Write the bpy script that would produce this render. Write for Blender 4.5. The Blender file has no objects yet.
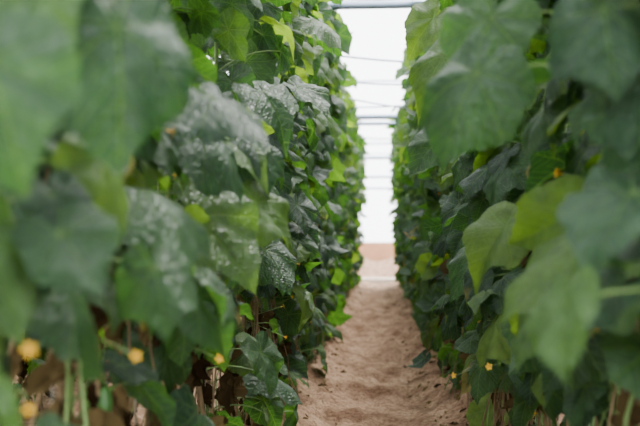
import bpy, math, random
import numpy as np
from mathutils import Vector, noise
random.seed(7); rng=np.random.default_rng(11)
scn=bpy.context.scene
COL=scn.collection

# ---------------------------------------------------------------- helpers
def new_mat(name):
    m=bpy.data.materials.new(name); m.use_nodes=True
    nt=m.node_tree
    for n in list(nt.nodes): nt.nodes.remove(n)
    out=nt.nodes.new('ShaderNodeOutputMaterial')
    return m,nt,out
def simple_mat(name,col,rough=0.6,metal=0.0,noise_amt=0.15,nscale=20,bump=0.0):
    m,nt,out=new_mat(name); N=nt.nodes; L=nt.links
    b=N.new('ShaderNodeBsdfPrincipled'); b.inputs['Roughness'].default_value=rough; b.inputs['Metallic'].default_value=metal
    tc=N.new('ShaderNodeTexCoord'); ns=N.new('ShaderNodeTexNoise'); ns.inputs['Scale'].default_value=nscale; ns.inputs['Detail'].default_value=4
    L.new(tc.outputs['Object'],ns.inputs['Vector'])
    mx=N.new('ShaderNodeMix'); mx.data_type='RGBA'
    mx.inputs[6].default_value=tuple(c*(1-noise_amt) for c in col)+(1,)
    mx.inputs[7].default_value=tuple(min(1,c*(1+noise_amt)) for c in col)+(1,)
    L.new(ns.outputs['Fac'],mx.inputs[0]); L.new(mx.outputs[2],b.inputs['Base Color'])
    if bump>0:
        bp=N.new('ShaderNodeBump'); bp.inputs['Strength'].default_value=bump; bp.inputs['Distance'].default_value=0.01
        L.new(ns.outputs['Fac'],bp.inputs['Height']); L.new(bp.outputs['Normal'],b.inputs['Normal'])
    L.new(b.outputs[0],out.inputs[0]); return m

def empty(name):
    e=bpy.data.objects.new(name,None); COL.objects.link(e); return e

class Batch:
    def __init__(s): s.v=[];s.q=[];s.n=0;s.uv=[];s.c=[]
    def add(s,v,q,uv=None,c=(0,0,0)):
        s.v.append(v); s.q.append(q+s.n); s.n+=len(v)
        s.uv.append(uv if uv is not None else np.zeros((len(v),2)))
        s.c.append(np.tile(np.array([c[0],c[1],c[2],1.0]),(len(v),1)))
    def build(s,name,mat,parent=None,smooth=True):
        V=np.concatenate(s.v).astype(np.float32); Q=np.concatenate(s.q).astype(np.int32)
        me=bpy.data.meshes.new(name)
        me.vertices.add(len(V)); me.vertices.foreach_set('co',V.ravel())
        k=Q.shape[1]
        me.loops.add(Q.size); me.loops.foreach_set('vertex_index',Q.ravel())
        me.polygons.add(len(Q)); me.polygons.foreach_set('loop_start',np.arange(0,Q.size,k,dtype=np.int32))
        me.polygons.foreach_set('loop_total',np.full(len(Q),k,dtype=np.int32))
        me.update(calc_edges=True)
        if smooth: me.polygons.foreach_set('use_smooth',np.ones(len(Q),dtype=bool))
        UV=np.concatenate(s.uv).astype(np.float32)
        ul=me.uv_layers.new(name='UVMap'); ul.data.foreach_set('uv',UV[Q.ravel()].ravel())
        C=np.concatenate(s.c).astype(np.float32)
        at=me.color_attributes.new('tint','FLOAT_COLOR','POINT'); at.data.foreach_set('color',C.ravel())
        me.materials.append(mat); me.validate()
        o=bpy.data.objects.new(name,me); COL.objects.link(o)
        if parent: o.parent=parent
        return o

def tube(batch,pts,radii,ns=5,c=(0.5,0,0)):
    pts=np.asarray(pts,float); n=len(pts)
    if np.isscalar(radii): radii=[radii]*n
    tg=np.gradient(pts,axis=0); tg/=np.linalg.norm(tg,axis=1)[:,None]+1e-9
    ref=np.array([0,1,0.0]) if abs(tg[:,1]).mean()<0.7 else np.array([1.0,0,0])
    a=np.cross(tg,ref); a/=np.linalg.norm(a,axis=1)[:,None]+1e-9
    b=np.cross(tg,a)
    th=np.linspace(0,2*math.pi,ns,endpoint=False)
    V=[]
    for i in range(n):
        V.append(pts[i]+radii[i]*(np.cos(th)[:,None]*a[i]+np.sin(th)[:,None]*b[i]))
    V=np.concatenate(V); Q=[]
    for i in range(n-1):
        for j in range(ns):
            k=(j+1)%ns
            Q.append((i*ns+j,i*ns+k,(i+1)*ns+k,(i+1)*ns+j))
    batch.add(V,np.array(Q),c=c)

# ---------------------------------------------------------------- leaf template
KA=np.radians([0,12,27,40,54,68,84,98,114,133,155,170,180])
KR=np.array([1.05,.88,.78,.77,.81,.74,.68,.68,.69,.61,.57,.42,.10])
def leaf_template(seed,nt,nr,crumple=0.0):
    r=np.random.default_rng(seed)
    th=np.linspace(-math.pi,math.pi,nt)
    R=np.interp(np.abs(th),KA,KR)
    R*=1+0.06*np.sin(3*th+r.uniform(0,6))
    if nt>40:
        R*=1+0.045*(np.abs(((th*24/math.pi)%1)-0.5)*2-0.5)
    fr=np.linspace(0,1,nr+1)[1:]**0.9
    X=[];Y=[]
    X.append(np.zeros(nt));Y.append(np.zeros(nt))
    for f in fr:
        X.append(f*R*np.cos(th)); Y.append(f*R*np.sin(th))
    X=np.array(X);Y=np.array(Y)
    uv=np.stack([X.ravel(),Y.ravel()],1)
    rr=np.sqrt(X**2+Y**2); TH=np.arctan2(Y,X)
    p=r.uniform(0,6.28,6)
    droop=r.uniform(.15,.7); fold=r.uniform(-.35,.65); side=r.uniform(.1,.8)
    Z=-droop*np.clip(X,0,None)**2*1.2 - side*Y**2 + fold*np.abs(Y)*0.6
    Z+=0.12*rr**2*np.sin(5*TH+p[0])+0.08*rr**3*np.sin(9*TH+p[1])
    A=np.abs(TH); fold_t=(A+math.radians(26))%math.radians(52)-math.radians(26)
    Z+=0.12*rr*(np.abs(fold_t)-0.2)*0.9
    Z+=0.024*np.sin(X*11+p[2])*np.sin(Y*12+p[3])
    Y=Y*(1-0.25*side*np.abs(Y))
    if crumple>0:
        Z+=crumple*(np.sin(X*7+p[4])*np.cos(Y*9+p[5])*0.25)
        Y=Y*(1-crumple*0.8); Z-=crumple*np.abs(uv[:,1].reshape(Y.shape))*0.8
        X=X*(1-0.2*crumple)
    V=np.stack([X.ravel(),Y.ravel(),Z.ravel()],1)
    Q=[]
    for i in range(nr):
        for j in range(nt-1):
            Q.append((i*nt+j,(i+1)*nt+j,(i+1)*nt+j+1,i*nt+j+1))
    return V,np.array(Q),uv
HI=[leaf_template(i,73,7) for i in range(14)]
MD=[leaf_template(40+i,33,4) for i in range(12)]
LO=[leaf_template(70+i,21,3) for i in range(8)]
DEAD=[leaf_template(100+i,31,4,crumple=random.uniform(.7,1.1)) for i in range(8)]

def norm(v): return v/(np.linalg.norm(v)+1e-9)
def put_leaf(batch,T,base,tip,n0,s,c):
    t=norm(np.asarray(tip,float)); n=np.asarray(n0,float); n=norm(n-t*np.dot(n,t)); y=np.cross(n,t)
    M=np.stack([t,y,n],0)
    V=(T[0]*s)@M+np.asarray(base)
    batch.add(V,T[1],T[2],c)

# ---------------------------------------------------------------- materials
def leaf_material():
    m,nt,out=new_mat('cucumber_leaf_green'); N=nt.nodes; L=nt.links
    def math_(op,a,b=None,c=None):
        n=N.new('ShaderNodeMath'); n.operation=op
        for i,x in enumerate((a,b,c)):
            if x is None: continue
            if isinstance(x,(int,float)): n.inputs[i].default_value=x
            else: L.new(x,n.inputs[i])
        return n.outputs[0]
    uv=N.new('ShaderNodeUVMap'); uv.uv_map='UVMap'
    sp=N.new('ShaderNodeSeparateXYZ'); L.new(uv.outputs[0],sp.inputs[0])
    u,v=sp.outputs[0],sp.outputs[1]
    r=math_('SQRT',math_('ADD',math_('MULTIPLY',u,u),math_('MULTIPLY',v,v)))
    A=math_('ABSOLUTE',math_('ARCTAN2',v,u))
    ft=math_('SUBTRACT',math_('MODULO',math_('ADD',A,math.radians(26)),math.radians(52)),math.radians(26))
    perp=math_('ABSOLUTE',math_('MULTIPLY',r,math_('SINE',ft)))
    along=math_('MULTIPLY',r,math_('COSINE',ft))
    w=math_('MULTIPLY_ADD',along,-0.012,0.020)
    main=math_('SUBTRACT',1.0,math_('MINIMUM',1.0,math_('DIVIDE',perp,w)))
    ch=math_('FRACT',math_('MULTIPLY',math_('SUBTRACT',along,math_('MULTIPLY',perp,0.9)),6.5))
    sec=math_('MULTIPLY',math_('SUBTRACT',1.0,math_('MINIMUM',1.0,math_('MULTIPLY',math_('ABSOLUTE',math_('SUBTRACT',ch,0.5)),12.0))),0.6)
    vein=math_('MAXIMUM',main,sec)
    vor=N.new('ShaderNodeTexVoronoi'); vor.feature='DISTANCE_TO_EDGE'; vor.inputs['Scale'].default_value=15
    L.new(uv.outputs[0],vor.inputs['Vector'])
    puff=math_('MINIMUM',math_('MULTIPLY',vor.outputs['Distance'],4.0),1.0)
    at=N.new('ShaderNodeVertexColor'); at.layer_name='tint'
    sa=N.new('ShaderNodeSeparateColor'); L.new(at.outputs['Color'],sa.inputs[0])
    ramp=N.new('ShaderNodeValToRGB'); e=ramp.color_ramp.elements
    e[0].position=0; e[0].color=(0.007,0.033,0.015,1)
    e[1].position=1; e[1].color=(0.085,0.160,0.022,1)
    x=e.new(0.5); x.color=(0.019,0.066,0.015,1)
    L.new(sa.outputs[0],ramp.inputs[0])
    tc=N.new('ShaderNodeTexCoord')
    ns=N.new('ShaderNodeTexNoise'); ns.inputs['Scale'].default_value=26; ns.inputs['Detail'].default_value=5
    L.new(tc.outputs['Object'],ns.inputs['Vector'])
    marg=math_('MULTIPLY',r,sa.outputs[1])
    agef=math_('MULTIPLY',math_('SUBTRACT',math_('ADD',marg,math_('MULTIPLY',ns.outputs['Fac'],sa.outputs[1])),0.66),2.6)
    agef=math_('MINIMUM',math_('MAXIMUM',agef,0.0),0.75)
    mx=N.new('ShaderNodeMix'); mx.data_type='RGBA'; L.new(agef,mx.inputs[0]); L.new(ramp.outputs[0],mx.inputs[6]); mx.inputs[7].default_value=(0.15,0.13,0.03,1)
    nm=N.new('ShaderNodeMix'); nm.data_type='RGBA'; nm.blend_type='MULTIPLY'; nm.inputs[0].default_value=0.6
    L.new(mx.outputs[2],nm.inputs[6]); 
    r2=N.new('ShaderNodeValToRGB'); r2.color_ramp.elements[0].position=.3; r2.color_ramp.elements[0].color=(.5,.55,.5,1); r2.color_ramp.elements[1].position=.7; r2.color_ramp.elements[1].color=(1.3,1.2,1.1,1)
    L.new(ns.outputs['Fac'],r2.inputs[0]); L.new(r2.outputs[0],nm.inputs[7])
    vm=N.new('ShaderNodeMix'); vm.data_type='RGBA'; L.new(math_('MULTIPLY',vein,0.6),vm.inputs[0]); L.new(nm.outputs[2],vm.inputs[6]); vm.inputs[7].default_value=(0.09,0.18,0.05,1)
    bs=N.new('ShaderNodeBsdfPrincipled'); bs.inputs['Roughness'].default_value=0.45
    bs.inputs['Specular IOR Level'].default_value=0.5
    L.new(vm.outputs[2],bs.inputs['Base Color'])
    bp=N.new('ShaderNodeBump'); bp.inputs['Strength'].default_value=0.8; bp.inputs['Distance'].default_value=0.004
    hgt=math_('SUBTRACT',math_('MULTIPLY',puff,0.6),vein)
    L.new(hgt,bp.inputs['Height']); L.new(bp.outputs[0],bs.inputs['Normal'])
    tr=N.new('ShaderNodeBsdfTranslucent')
    tm=N.new('ShaderNodeMix'); tm.data_type='RGBA'; tm.blend_type='MULTIPLY'; tm.inputs[0].default_value=1
    L.new(vm.outputs[2],tm.inputs[6]); tm.inputs[7].default_value=(4.0,3.5,0.95,1)
    L.new(tm.outputs[2],tr.inputs['Color'])
    ms=N.new('ShaderNodeMixShader'); ms.inputs[0].default_value=0.40
    L.new(bs.outputs[0],ms.inputs[1]); L.new(tr.outputs[0],ms.inputs[2]); L.new(ms.outputs[0],out.inputs[0])
    return m
M_LEAF=leaf_material()
M_STEM=simple_mat('vine_stem_green',(0.10,0.17,0.04),0.6,nscale=40,noise_amt=.4)
M_DRYSTEM=simple_mat('dry_vine_stem',(0.17,0.115,0.055),0.8,nscale=40,noise_amt=.5)
def dead_mat():
    m,nt,out=new_mat('dried_leaf'); N=nt.nodes; L=nt.links
    at=N.new('ShaderNodeVertexColor'); at.layer_name='tint'
    sa=N.new('ShaderNodeSeparateColor'); L.new(at.outputs['Color'],sa.inputs[0])
    rp=N.new('ShaderNodeValToRGB'); rp.color_ramp.elements[0].color=(0.025,0.015,0.007,1); rp.color_ramp.elements[1].color=(0.18,0.13,0.055,1)
    L.new(sa.outputs[0],rp.inputs[0])
    d=N.new('ShaderNodeBsdfDiffuse'); t=N.new('ShaderNodeBsdfTranslucent'); L.new(rp.outputs[0],d.inputs[0]); L.new(rp.outputs[0],t.inputs[0])
    ms=N.new('ShaderNodeMixShader'); ms.inputs[0].default_value=.3; L.new(d.outputs[0],ms.inputs[1]); L.new(t.outputs[0],ms.inputs[2]); L.new(ms.outputs[0],out.inputs[0]); return m
M_DEAD=dead_mat()
M_FLOWER=simple_mat('cucumber_flower_yellow',(0.58,0.33,0.004),0.6,noise_amt=.1)
M_FRUIT=simple_mat('cucumber_fruit_skin',(0.05,0.16,0.03),0.4,noise_amt=.35,nscale=60,bump=.4)
M_TWINE=simple_mat('white_twine',(0.30,0.28,0.22),0.8)
M_STEEL=simple_mat('galvanized_pipe',(0.26,0.32,0.42),0.4,0.5,noise_amt=.1)
M_HOSE=simple_mat('black_drip_hose',(0.02,0.02,0.02),0.5)

# ---------------------------------------------------------------- vine rows
def flower(batch,p,d,s):
    d=norm(d); ref=np.array([0,0,1.0]) if abs(d[2])<.9 else np.array([1.0,0,0])
    a=norm(np.cross(d,ref)); b=np.cross(d,a)
    for k in range(5):
        an=k*2*math.pi/5; e=math.cos(an)*a+math.sin(an)*b; f=-math.sin(an)*a+math.cos(an)*b
        V=[];W=[0.08,.25,.32,.22,.02]; Rr=[0.05,.3,.6,.85,1.1]; H=[0,.3,.42,.40,.25]
        for w,r_,h in zip(W,Rr,H):
            for sx in(-1,0,1): V.append(p+s*(e*r_+f*w*sx+d*(h+(0.08 if sx else 0))))
        Q=[(i*3+j,i*3+j+1,(i+1)*3+j+1,(i+1)*3+j) for i in range(4) for j in range(2)]
        batch.add(np.array(V),np.array(Q))
    tube(batch,[p-d*s*.8,p-d*s*.1,p+d*s*.3],[s*.1,s*.2,s*.12],5)

def ground_h(x,y):
    ax=abs(x)
    h=0.05*noise.noise(Vector((x*2.2,y*1.6,0.3)))+0.055*noise.noise(Vector((x*5,y*3.6,1.3)))+0.032*noise.noise(Vector((x*13,y*9,4)))
    h+=0.13*math.exp(-((ax-0.58)/0.22)**2)-0.02*math.exp(-(ax/0.25)**2)
    return h

def petiole(batch,a,b,rad=.003):
    a=np.array(a);b=np.array(b); m=(a+b)/2+np.array([0,0,.03+0.1*np.linalg.norm(b-a)])
    t=np.linspace(0,1,6)[:,None]
    tube(batch,(1-t)**2*a+2*t*(1-t)*m+t*t*b,[rad*1.2]*3+[rad]*3,5)

def too_near(p,near):
    return p[1]<near

def vine_row(xrow,y0,y1,side,kind,dens=1.0,heroes=(),hfl=()):
    root=empty('cucumber_vine_row')
    lf=Batch();st=Batch();ds=Batch();dd=Batch();fl=Batch();fr=Batch();tw=Batch()
    y=y0
    while y<y1:
        px=xrow+rng.uniform(-.05,.05); ph=rng.uniform(0,6.28)
        zt=2.68+rng.uniform(-.1,.15)
        zs=np.linspace(0.02,zt,26)
        def sp(z): return np.array([px+0.035*math.sin(z*4+ph),y+0.04*math.cos(z*3.3+ph),z+ (ground_h(px,y)-.03 if z<.1 else 0)])
        tube(st,[sp(z) for z in zs if z>.55],0.0065,6 if kind=='main' else 4)
        tube(ds,[sp(z) for z in zs if z<.66],0.008,6)
        if kind=='main' and y<12:
            tube(tw,[(px+.01,y+.012,0.05),(px,y,1.3),(px-.01,y,2.72)],0.0014,4)
        for k in range(15 if kind=='main' else 3):
            a=sp(rng.uniform(.55,1.25)); off=np.array([rng.uniform(-.16,.16),rng.uniform(-.28,.28),0])
            g=a+off; g[2]=ground_h(g[0],g[1])+.005
            m1=(a*.6+g*.4)+np.array([rng.uniform(-.06,.06),rng.uniform(-.06,.06),0])
            m2=(a*.25+g*.75)+np.array([rng.uniform(-.06,.06),rng.uniform(-.06,.06),0])
            tube(ds if rng.uniform()<.7 else st,[a,m1,m2,g],rng.uniform(.002,.0045),5,c=(.5,0,0))
        nd=int((46 if kind=='main' else 34)*dens)
        for k in range(nd):
            z=rng.uniform(.08,1.05); c=sp(z); az=rng.uniform(0,6.28); rr=rng.uniform(.02,.17)
            b=c+np.array([math.cos(az)*rr,math.sin(az)*rr,0])
            if abs(b[0])<.45 or too_near(b,1.25): continue
            t=np.array([rng.normal()*.3,rng.normal()*.3,-1.0])
            put_leaf(dd,DEAD[rng.integers(8)],b,t,rng.normal(size=3),rng.uniform(.04,.10),(rng.uniform(0,1)**1.7,0,0))
        n=int((138 if kind=='main' else 85)*dens)
        for k in range(n):
            z=0.14+2.62*rng.uniform(0,1)**0.92
            if kind=='main' and z<(.82 if (y<3.8 and xrow<0) else .55) and rng.uniform()<(.78 if y<4 else .5): continue
            c=sp(min(z,zt))
            if side!=0 and rng.uniform()<.70:
                az=(0 if side>0 else math.pi)+rng.normal()*0.95
            else: az=rng.uniform(0,6.28)
            L=rng.uniform(.03,.24)+ (0.06 if z>1.6 else 0)
            o=np.array([math.cos(az),math.sin(az),0])
            b=c+o*L+np.array([0,rng.normal()*.06,rng.uniform(-.02,.09)])
            s=.05+.105*rng.beta(1.6,1.6)
            if kind=='far': s*=1.3
            bulge=0.15*noise.noise(Vector((xrow*5,y*1.1,z*1.9)))
            lim=(0.33-.007*y) + (.0 if z>.5 else .04)+bulge-(.07 if (xrow>0 and z>1.25) else 0)
            if kind=='main' and abs(b[0])<lim: b[0]=math.copysign(lim+rng.uniform(0,.08),b[0])
            if too_near(b,.75) : continue
            hang=rng.uniform(.3,2.2)
            t=o*1.0+np.array([rng.normal()*.4,rng.normal()*.45-.1,-hang])
            nn=o*rng.uniform(.1,1.0)+np.array([rng.normal()*.5,rng.normal()*.5-.2,1.0])
            if rng.uniform()<.12: nn=-nn*np.array([1,1,.2])
            te=b+norm(t)*s
            if kind=='main' and abs(te[0])<0.15-.003*y+bulge: t[0]*=.15
            T=(HI if (kind=='main' and b[1]<5.5) else MD if kind=='main' else LO)
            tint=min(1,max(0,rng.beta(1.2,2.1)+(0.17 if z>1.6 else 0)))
            age=rng.uniform(0,.25)
            if z<1.2 and rng.uniform()<.07: age=rng.uniform(.45,.75)
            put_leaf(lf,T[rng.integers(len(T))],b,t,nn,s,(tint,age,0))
            if kind=='main': petiole(st,c,b,.0024)
        if kind=='main':
            for k in range(6):
                z=rng.uniform(.35,1.3); c=sp(z); az=(0 if side>0 else math.pi)+rng.normal()*1.0
                d=np.array([math.cos(az),math.sin(az),rng.uniform(-.4,.3)]); p=c+d*rng.uniform(.08,.22)
                if abs(p[0])<.33 or too_near(p,1.5): continue
                flower(fl,p,d,rng.uniform(.008,.014)); tube(st,[c,(c+p)/2,p-norm(d)*.009],.0015,4)
            if rng.uniform()<.5:
                c=sp(rng.uniform(.5,1.2)); az=rng.uniform(0,6.28); p=c+np.array([math.cos(az)*.06,math.sin(az)*.06,-.02])
                Lf=rng.uniform(.08,.14)
                pts=[p+np.array([0.006*math.sin(q*3),0,-Lf*q]) for q in np.linspace(0,1,9)]
                tube(fr,pts,[.003,.009,.0125,.014,.0145,.014,.0125,.009,.002],10); tube(st,[c,(c+p)/2+np.array([0,0,.01]),p],.002,4)
        y+=rng.uniform(.36,.46)
    for (b,tp,nn,s,tint,age,vi) in heroes:
        b=np.array(b);tp=np.array(tp)
        put_leaf(lf,HI[vi],b,tp-b,nn,s,(tint,age,0))
        q=np.array([xrow*.93,b[1]+.08,b[2]-.03]); petiole(st,q,b,.0022)
    for p in hfl:
        p=np.array(p); d=np.array([side*.5,-1,.2]); flower(fl,p,d,.011)
        petiole(st,(xrow,p[1]+.1,p[2]),p-norm(d)*.009,.0015)
    lf.build('leaves',M_LEAF,root); st.build('stems',M_STEM,root); ds.build('dry_stems',M_DRYSTEM,root)
    if dd.v: dd.build('dried_leaves',M_DEAD,root)
    if fl.v: fl.build('flowers',M_FLOWER,root)
    if fr.v: fr.build('cucumbers',M_FRUIT,root)
    if tw.v: tw.build('twine',M_TWINE,root)
    return root

HL=[((-.30,1.0,1.24),(-.255,.93,1.05),(.5,-1,.35),.15,.1,.1,0),
    ((-.36,.8,1.16),(-.315,.78,1.045),(.3,-1,.5),.11,.2,.1,1),
    ((-.30,1.6,1.25),(-.15,1.5,1.15),(.2,-.45,1),.14,.05,.1,2),
    ((-.42,2.0,1.045),(-.22,1.95,.876),(.1,-.7,.9),.20,.65,.4,3),
    ((-.30,2.15,1.08),(-.156,2.2,.963),(.3,-.6,.9),.15,.7,.25,4),
    ((-.33,1.3,.95),(-.29,1.25,.82),(.3,-1,.3),.10,.3,.2,5),
    ((-.38,1.05,1.0),(-.29,.98,.92),(.2,-.8,.8),.09,.2,.1,6),
    ((-.36,1.15,1.33),(-.27,1.1,1.22),(.2,-.6,.8),.12,.3,.1,8),
    ((-.34,2.6,1.42),(-.2,2.5,1.32),(.2,-.5,1),.15,.3,.1,7),
    ((-.33,2.2,1.25),(-.22,2.1,1.15),(.2,-.5,1),.14,.15,.1,9),
    ((-.30,3.3,1.55),(-.15,3.2,1.46),(.2,-.3,1),.16,.3,.1,3),
    ((-.27,3.9,1.95),(-.12,3.8,1.86),(.2,-.3,1),.16,.6,.1,8),
    ((-.38,3.0,.95),(-.26,2.9,.80),(.3,-.8,.6),.16,.3,.2,2)]
HR=[((.165,1.5,1.27),(.05,1.45,1.09),(-.3,-.9,.5),.15,.25,.1,0),
    ((.335,1.2,1.055),(.24,1.10,.98),(-.2,-.35,1),.125,.15,.1,1),
    ((.346,1.6,.99),(.184,1.58,.861),(-.3,-.5,1),.17,.7,.15,2),
    ((.31,1.2,.926),(.235,1.17,.874),(-.2,-.4,1),.08,.1,.0,3),
    ((.23,1.12,.915),(.185,1.05,.80),(-1,-.55,.2),.095,.6,.3,4),
    ((.30,1.2,1.30),(.31,1.15,1.16),(-.2,-1,.4),.12,.05,.1,5),
    ((.21,1.65,1.40),(.15,1.6,1.26),(-.3,-1,.4),.13,.45,.1,6),
    ((.37,1.25,1.22),(.34,1.18,1.09),(-.2,-1,.4),.12,.05,.1,9),
    ((.19,2.6,1.52),(.10,2.55,1.40),(-.3,-1,.4),.15,.7,.1,10),
    ((.20,3.2,1.78),(.10,3.15,1.66),(-.3,-1,.4),.15,.8,.1,11),
    ((.20,3.0,1.32),(.09,2.95,1.20),(-.3,-1,.4),.14,.35,.1,12),
    ((.34,2.4,1.02),(.22,2.35,.92),(-.3,-.8,.8),.15,.8,.15,7),
    ((.33,2.9,.95),(.21,2.85,.83),(-.3,-.8,.8),.16,.5,.15,8)]
vine_row(-0.58,0.35,17.5,+1,'main',1.0,HL,[(-.49,1.24,.885),(-.44,1.1,.855),(-.52,1.3,.74),(-.40,1.45,.80),(-.36,2.0,.72),(-.55,1.5,.97)])
vine_row(0.58,0.35,17.5,-1,'main',1.0,HR,[(.27,3.2,.5),(.32,2.6,.62)])
for xr in(-1.9,1.9,-3.2,3.2):
    vine_row(xr,0.6,17,0,'far')

# ---------------------------------------------------------------- ground
def build_ground():
    xs=np.concatenate([np.arange(-5,-1.2,.2),np.arange(-1.2,1.2,.025),np.arange(1.2,5.01,.2)])
    ys=np.concatenate([np.arange(-3,2,.2),np.arange(2,12,.035),np.arange(12,36.01,.15)])
    V=np.array([(x,y,ground_h(x,y)) for y in ys for x in xs]); nx=len(xs)
    i,j=np.meshgrid(np.arange(len(ys)-1),np.arange(nx-1),indexing='ij'); a=(i*nx+j).ravel()
    Q=np.stack([a,a+1,a+nx+1,a+nx],1)
    m,nt,out=new_mat('sandy_soil'); N=nt.nodes;L=nt.links
    b=N.new('ShaderNodeBsdfPrincipled'); b.inputs['Roughness'].default_value=.95; b.inputs['Specular IOR Level'].default_value=.1
    tc=N.new('ShaderNodeTexCoord'); n1=N.new('ShaderNodeTexNoise'); n1.inputs['Scale'].default_value=4; n1.inputs['Detail'].default_value=8
    n2=N.new('ShaderNodeTexNoise'); n2.inputs['Scale'].default_value=38; n2.inputs['Detail'].default_value=8; n2.inputs['Roughness'].default_value=.65
    L.new(tc.outputs['Object'],n1.inputs[0]); L.new(tc.outputs['Object'],n2.inputs[0])
    rp=N.new('ShaderNodeValToRGB'); e=rp.color_ramp.elements; e[0].position=.35; e[0].color=(.22,.125,.075,1); e[1].position=.65; e[1].color=(.49,.32,.21,1)
    L.new(n1.outputs['Fac'],rp.inputs[0])
    mx=N.new('ShaderNodeMix'); mx.data_type='RGBA'; mx.blend_type='MULTIPLY'; mx.inputs[0].default_value=.8
    r2=N.new('ShaderNodeValToRGB'); r2.color_ramp.elements[0].position=.40; r2.color_ramp.elements[0].color=(.45,.40,.36,1); r2.color_ramp.elements[1].position=.57
    L.new(n2.outputs['Fac'],r2.inputs[0]); L.new(rp.outputs[0],mx.inputs[6]); L.new(r2.outputs[0],mx.inputs[7]); L.new(mx.outputs[2],b.inputs['Base Color'])
    bp=N.new('ShaderNodeBump'); bp.inputs['Strength'].default_value=1; bp.inputs['Distance'].default_value=.05
    L.new(n2.outputs['Fac'],bp.inputs['Height']); L.new(bp.outputs[0],b.inputs['Normal']); L.new(b.outputs[0],out.inputs[0])
    B=Batch(); B.add(V,Q); return B.build('ground',m)
GR=build_ground()
B=Batch()
for k in range(1100):
    y=rng.uniform(1.5,16); x=rng.choice([-1,1])*rng.normal(.49,.13)
    put_leaf(B,DEAD[rng.integers(8)],(x,y,ground_h(x,y)+.008),(rng.normal(),rng.normal(),.05),(0,0,1),rng.uniform(.02,.055),(rng.uniform(0,1),0,0))
B.build('dry_leaf_litter',M_DEAD,GR)
B=Batch()
for sx in(-1,1):
    tube(B,[(sx*.56+.015*math.sin(y*1.7),y,ground_h(sx*.56,y)+.008) for y in np.arange(.3,17.2,.1)],.008,8)
B.build('drip_irrigation_hose',M_HOSE)

# ---------------------------------------------------------------- greenhouse
W=4.7; Y0=-3.0; Y1=35.0
def arch(x):
    return 2.7+1.5*math.sqrt(max(0,1-(x/W)**2))
prof=[(-W,0),(-W,1.35),(-W,2.7)]+[(W*math.sin(a),2.7+1.5*math.cos(a)) for a in np.linspace(-math.pi/2,math.pi/2,25)][1:-1]+[(W,2.7),(W,1.35),(W,0)]
m,nt,out=new_mat('greenhouse_film'); N=nt.nodes;L=nt.links
tp=N.new('ShaderNodeBsdfTransparent'); tp.inputs[0].default_value=(.97,.98,1,1)
tl=N.new('ShaderNodeBsdfTranslucent'); tl.inputs[0].default_value=(.95,.96,.98,1)
df=N.new('ShaderNodeBsdfDiffuse'); df.inputs[0].default_value=(.9,.92,.95,1)
m1=N.new('ShaderNodeMixShader'); m1.inputs[0].default_value=.25; L.new(tl.outputs[0],m1.inputs[1]); L.new(df.outputs[0],m1.inputs[2])
m2=N.new('ShaderNodeMixShader'); m2.inputs[0].default_value=.30; L.new(tp.outputs[0],m2.inputs[1]); L.new(m1.outputs[0],m2.inputs[2]); L.new(m2.outputs[0],out.inputs[0])
M_FILM=m
gh=empty('greenhouse_tunnel')
B=Batch(); ys=np.arange(Y0,Y1+.1,1.0); n=len(prof)
V=np.array([(x,y,z) for y in ys for x,z in prof]); Q=np.array([(i*n+j,i*n+j+1,(i+1)*n+j+1,(i+1)*n+j) for i in range(len(ys)-1) for j in range(n-1)])
B.add(V,Q); B.build('plastic_film_cover',M_FILM,gh)
B=Batch()
for y in [.15,3.1,6.16,9.2,12.05,18.4,24.5,30.5,34.9]:
    tube(B,[(x,y,z) for x,z in prof],.02,8)
for y,r_ in [(.2,.024),(6.16,.028),(12.0,.034),(12.75,.028),(18.4,.034),(24.5,.036),(30.5,.036)]:
    tube(B,[(-W,y,2.6),(0,y,2.6),(W,y,2.6)],r_,10)
for x in(-2.6,2.6):
    tube(B,[(x,y,arch(x)-.03) for y in ys],.014,6)
B.build('steel_frame',M_STEEL,gh)
B=Batch()
for x in(-.58,.58,-1.9,1.9,-3.2,3.2):
    tube(B,[(x,y,2.72-.02*math.sin((y%6)/6*math.pi)) for y in np.arange(.1,18.3,.5)],.002,5)
for (ya,yb) in [(6.9,9.3),(8.6,10.2),(7.9,13.8),(11.6,10.6),(13.9,15.6),(16.2,15.2)]:
    tube(B,[(-2.4,ya,2.64),(0,(ya+yb)/2,2.6),(2.4,yb,2.64)],.010,6)
B.build('support_wires',M_STEEL,gh)
M_BRICK=simple_mat('clay_block_wall',(.38,.19,.10),.9,noise_amt=.2,nscale=3)
M_CURB=simple_mat('concrete_curb',(.62,.52,.44),.85,noise_amt=.1)
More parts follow.
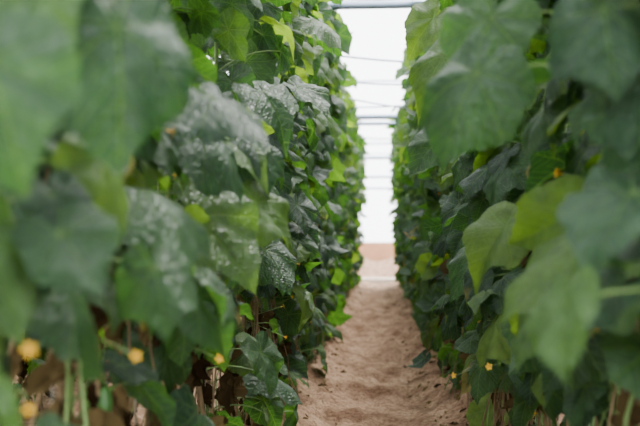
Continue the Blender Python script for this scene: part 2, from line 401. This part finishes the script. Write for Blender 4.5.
def box(name,x0,x1,y0,y1,z0,z1,mat,bev=.02,parent=None):
    import bmesh
    bm=bmesh.new(); bmesh.ops.create_cube(bm,size=1)
    for v in bm.verts: v.co=Vector(((x0+x1)/2+v.co.x*(x1-x0),(y0+y1)/2+v.co.y*(y1-y0),(z0+z1)/2+v.co.z*(z1-z0)))
    bmesh.ops.bevel(bm,geom=bm.edges[:],offset=bev,segments=2,affect='EDGES')
    me=bpy.data.meshes.new(name); bm.to_mesh(me); bm.free(); me.materials.append(mat)
    o=bpy.data.objects.new(name,me); COL.objects.link(o)
    if parent:o.parent=parent
    return o
box('kick_wall',-W+.02,W-.02,34.6,34.8,-.05,.72,M_BRICK,parent=gh)
box('concrete_curb',-W+.1,W-.1,18.6,19.0,-.06,.09,M_CURB)
B=Batch(); ep=[(x,z) for x,z in prof]
V=np.array([(x,34.95,z) for x,z in ep]+[(x,34.95,0) for x,z in ep]); Q=np.array([(i,i+1,n+i+1,n+i) for i in range(n-1)])
B.add(V,Q); B.build('end_film',M_FILM,gh,False)

# ---------------------------------------------------------------- light
w=bpy.data.worlds.new('overcast_sky'); scn.world=w; w.use_nodes=True; nt=w.node_tree
bg=nt.nodes['Background']; bg.inputs[0].default_value=(.96,.98,1,1); bg.inputs[1].default_value=8.5
sun=bpy.data.lights.new('sun','SUN'); sun.energy=13; sun.angle=math.radians(18); sun.color=(1,.97,.9)
so=bpy.data.objects.new('sun',sun); COL.objects.link(so); so.location=(3,10,12)
so.rotation_euler=(math.radians(-28),math.radians(10),0)

# ---------------------------------------------------------------- camera
cam=bpy.data.cameras.new('camera'); co=bpy.data.objects.new('camera',cam); COL.objects.link(co)
cam.lens=50; cam.sensor_width=36; co.location=(0,0,1.0)
yaw=math.atan(58/889); pitch=math.atan(22/889)
co.rotation_euler=(math.pi/2+pitch,0,yaw)
cam.dof.use_dof=True; cam.dof.focus_distance=3.6; cam.dof.aperture_fstop=2.6
cam.clip_start=.05; cam.clip_end=200
scn.camera=co
